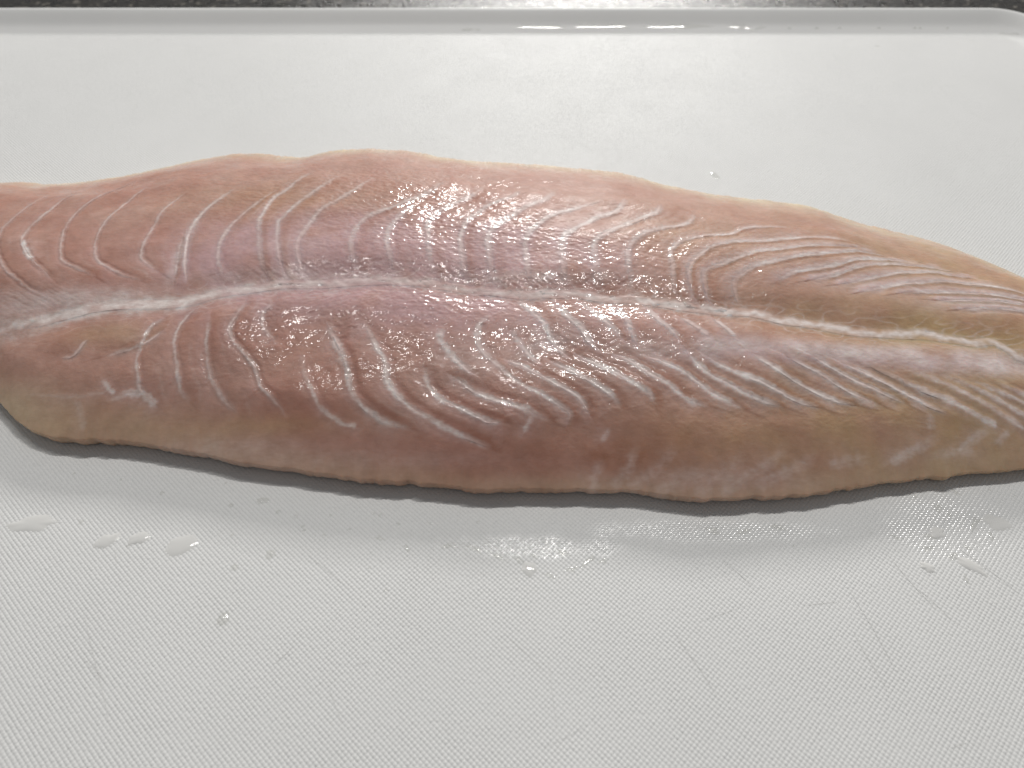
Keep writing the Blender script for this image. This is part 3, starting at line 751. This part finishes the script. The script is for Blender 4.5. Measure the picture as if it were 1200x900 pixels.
# ------------------------------------------------------------------ knife marks in the board
def marks():
    V = []; Q = []
    def line(p, q, w):
        (x0, y0), (x1, y1) = p, q
        L = math.hypot(x1 - x0, y1 - y0); nx, ny = -(y1 - y0) / L * w, (x1 - x0) / L * w
        k = len(V); z = DOT * 2 + .00003
        n = max(4, int(L / .002))
        for i in range(n + 1):
            f = i / n; ww = math.sin(math.pi * min(1, max(0.02, f))) ** .5
            cx, cy = x0 + (x1 - x0) * f + .0002 * math.sin(f * 5 + x0 * 900), y0 + (y1 - y0) * f
            V.append((cx + nx * ww, cy + ny * ww, z)); V.append((cx - nx * ww, cy - ny * ww, z))
        for i in range(n): Q.append((k + 2 * i, k + 2 * i + 1, k + 2 * i + 3, k + 2 * i + 2))
    for a, b in (((672, 95), (693, 195)), ((995, 690), (1052, 790)), ((1000, 740), (1040, 812)), ((1040, 650), (1100, 720)), ((1120, 640), (1200, 700)), ((845, 655), (885, 690)), ((590, 740), (640, 790)),
                 ((940, 710), (985, 705)), ((640, 150), (700, 178)), ((360, 650), (410, 690)), ((1075, 690), (1125, 735)), ((100, 720), (130, 860)), ((385, 800), (400, 850))):
        line(at(*a), at(*b), .00005)
    for k in range(30):
        px, py = random.uniform(60, 1180), random.choice([random.uniform(60, 170), random.uniform(620, 890)])
        x, y = at(px, py); a = random.uniform(0, 3.14); L = random.uniform(.004, .016)
        line((x, y), (x + math.cos(a) * L, y + math.sin(a) * L), random.uniform(.00003, .00006))
    tag(mesh_np('knife_marks', np.array(V) + board_inv, Q, M_MARK, board), kind='stuff')
marks()

# ------------------------------------------------------------------ water on the board
ZW = 0.00004
def drop(px, py, rx, ry, h, label, seed, mat=M_WATER, rough=.18, rot=0.0, name='water_drop', cat='water drop', group='water drops on the cutting board'):
    x, y = at(px, py, 0)
    h = 0.22 * min(rx, ry) if mat is M_WATER else 0.00021
    o = blob(name, float(x), float(y), rx, ry, h, mat, None, ZW, seed=seed, rough=rough, rot=rot)
    tag(o, label, cat, group, 'thing')
    return o
PUD = 'shallow puddles on the cutting board'
drop(213, 639, .0040, .0026, .00042, 'oval milky puddle in front of the fillet, rightmost of the left row', 1, M_PUDDLE, .08, .35, 'puddle', 'puddle', PUD)
drop(163, 631, .0026, .0017, .00036, 'faint milky puddle left of the oval one, with a bright spot on its side', 2, M_PUDDLE, .12, .3, 'puddle', 'puddle', PUD)
drop(125, 634, .0030, .0018, .00036, 'faint milky puddle second from the left below the fillet', 3, M_PUDDLE, .16, .5, 'puddle', 'puddle', PUD)
drop(38, 614, .0060, .0022, .00032, 'wide faint puddle at the far left edge below the fillet', 4, M_PUDDLE, .2, .1, 'puddle', 'puddle', PUD)
drop(620, 667, .0019, .0019, .00050, 'small round grey puddle in front of the middle of the fillet', 5, M_PUDDLE, .15, 0, 'puddle', 'puddle', PUD)
drop(1168, 613, .0034, .0021, .00040, 'smooth wet patch at the right edge under the tail end, topmost of three', 6, M_PUDDLE, .25, -.4, 'puddle', 'puddle', PUD)
drop(1138, 663, .0037, .0014, .00038, 'long wet patch at the right slanting down to the right', 7, M_PUDDLE, .2, -.65, 'puddle', 'puddle', PUD)
drop(1098, 625, .0022, .0015, .00038, 'small wet patch left of the long slanting one at the right', 8, M_PUDDLE, .25, .5, 'puddle', 'puddle', PUD)
drop(1087, 665, .0018, .0012, .00036, 'smallest wet patch at the right, under the curled bright trickle', 9, M_PUDDLE, .25, -.5, 'puddle', 'puddle', PUD)
drop(262, 725, .0014, .0017, .0010, 'single round water drop standing alone in the lower left of the board', 10)
drop(308, 587, .0016, .0010, .0009, 'round water drop in the shadow just below the fillet at left', 11)
drop(838, 206, .0012, .0026, .0010, 'slanted water drop behind the back edge of the fillet, right of the middle', 12, rot=.5)
drop(548, 35, .0030, .0018, .0011, 'curved water drop lying along the foot of the back rim', 13, rough=.3)
drop(560, 35, .0016, .0012, .0008, 'small water drop on the right of the curved one at the back rim', 14)
drop(1028, 54, .0012, .0006, .0005, 'tiny flat water drop on the board near the back right corner', 15)
drop(275, 665, .0009, .0009, .0006, 'small clear drop below the oval milky puddle, left of the middle', 16)
drop(317, 650, .0012, .0012, .0007, 'ring-like clear drop right of the oval milky puddle', 17, rough=.3)
ORD = ['first', 'second', 'third', 'fourth', 'fifth', 'sixth', 'seventh', 'eighth', 'ninth', 'tenth', 'eleventh', 'twelfth', 'thirteenth', 'fourteenth', 'fifteenth', 'sixteenth',
       'seventeenth', 'eighteenth', 'nineteenth', 'twentieth', 'twenty-first', 'twenty-second', 'twenty-third', 'twenty-fourth', 'twenty-fifth', 'twenty-sixth', 'twenty-seventh', 'twenty-eighth', 'twenty-ninth', 'thirtieth', 'thirty-first']
BEAD = 'tiny water beads in front of the fillet'
for k, (px, py) in enumerate(sorted([(87, 555), (142, 562), (190, 578), (188, 552), (265, 566), (271, 592), (326, 600), (347, 605), (355, 617), (357, 622), (387, 604), (438, 602), (272, 627), (467, 614), (380, 627),
                              (150, 640), (95, 612), (300, 637), (410, 620), (446, 604), (505, 614), (560, 612), (452, 692), (433, 666), (930, 640), (1020, 625), (1112, 604), (1160, 574), (1190, 582), (1096, 594), (1072, 582)])):
    s = .00050 * random.uniform(.7, 1.35)
    drop(px, py, s, s * random.uniform(.7, 1.1), s * 1.05, 'tiny glinting water bead in front of the fillet, %s from the left' % ORD[k], 40 + k, rough=.12, name='water_bead', cat='water bead', group=BEAD)
TRK = 'wet smears in front of the fillet'
for k, (px, py, L, W_, rot) in enumerate(sorted([(556, 643, .0022, .0006, -.6), (583, 652, .0018, .0006, -.35), (608, 656, .0017, .0006, -.5), (645, 675, .0015, .0005, -.4), (625, 652, .0012, .0005, -.1), (670, 667, .0017, .0006, .1),
                                       (690, 657, .0022, .0006, .6), (706, 658, .0014, .0005, .4), (660, 648, .0015, .0006, -.3), (445, 631, .0013, .0005, -.5), (477, 643, .0013, .0005, -.8), (525, 640, .0016, .0007, .3),
                                       (911, 618, .0022, .0006, -.3), (872, 623, .0016, .0006, .2), (1050, 630, .0014, .0005, -.3), (1090, 629, .0020, .0007, -.1), (1142, 614, .0024, .0008, 1.0), (1161, 628, .0012, .0006, 1.4),
                                       (1117, 652, .0013, .0008, .6), (1132, 679, .0012, .0006, 1.5), (1088, 643, .0015, .0006, .2), (1100, 596, .0013, .0007, 1.1), (1120, 577, .0013, .0006, -.7), (1134, 642, .0010, .0005, -.8), (835, 622, .0018, .0008, -.3)])):
    drop(px, py, L, W_, .00042, 'thin water smear in front of the fillet, %s from the left' % ORD[k], 120 + k, rough=.5, rot=rot, name='water_smear', cat='water smear', group=TRK)
def water_line(px0, px1, py, label, seed, kink=None, w=.0011):
    n = 60; V = []; rs = np.random.default_rng(seed)
    pxs = np.linspace(px0, px1, n); pys = py + 0.5 * fbm(pxs / 40 + seed, pxs * 0, 2)
    if kink: pys = pys + 4.0 * np.exp(-np.abs(pxs - kink) / 6)
    X, Y = at(pxs, pys, .0005)
    for i in range(n):
        f = i / (n - 1); ww = w * min(1, 6 * f + .15, 6 * (1 - f) + .15) * (1 + .3 * math.sin(f * 9 + seed))
        for k in range(7):
            a = math.pi * k / 6
            q = k / 6
            V.append((X[i], Y[i] + ww * (1.6 * q - .8), .0003 + ww * 1.6 * (math.tan(R(23)) * q + (math.tan(R(31)) - math.tan(R(23))) * q * q / 2)))
    c = np.array([float(X.mean()), float(Y.mean()), 0])
    o = mesh_np('water_line', np.array(V) - c, grid_quads(n, 7), M_WATER); o.location = tuple(c)
    tag(o, label, 'water line', 'lines of water along the foot of the back rim', 'thing')
water_line(605, 664, 32, 'thin water line at the foot of the back rim, leftmost of the bright row', 1)
water_line(670, 742, 31.5, 'thin water line at the foot of the back rim, second of the bright row', 2)
water_line(747, 843, 31.5, 'longest thin line of water at the foot of the back rim', 3)
water_line(848, 899, 31.5, 'thin line of water with a v-shaped dip at the foot of the back rim', 4, 883)
water_line(330, 438, 27.5, 'faint long line of water at the rim foot, left of the curved drop', 5, None, .0005)
water_line(452, 486, 27.5, 'short faint line of water at the foot of the rim beside the curved drop', 6, None, .0005)
water_line(1170, 1196, 39.5, 'thin line of water in the back right corner of the board', 7, None, .0005)
RB = 'water beads along the back rim'
for k, px in enumerate([925, 957, 984, 1030, 1072, 1078, 1110]):
    x, y = at(px, 33, .0005)
    o = blob('rim_bead', float(x), float(y), .0009, .0006, .0007, M_WATER, None, .0003, seed=200 + k)
    tag(o, 'tiny water bead at the foot of the back rim, %s from the left' % ORD[k], 'water bead', RB)
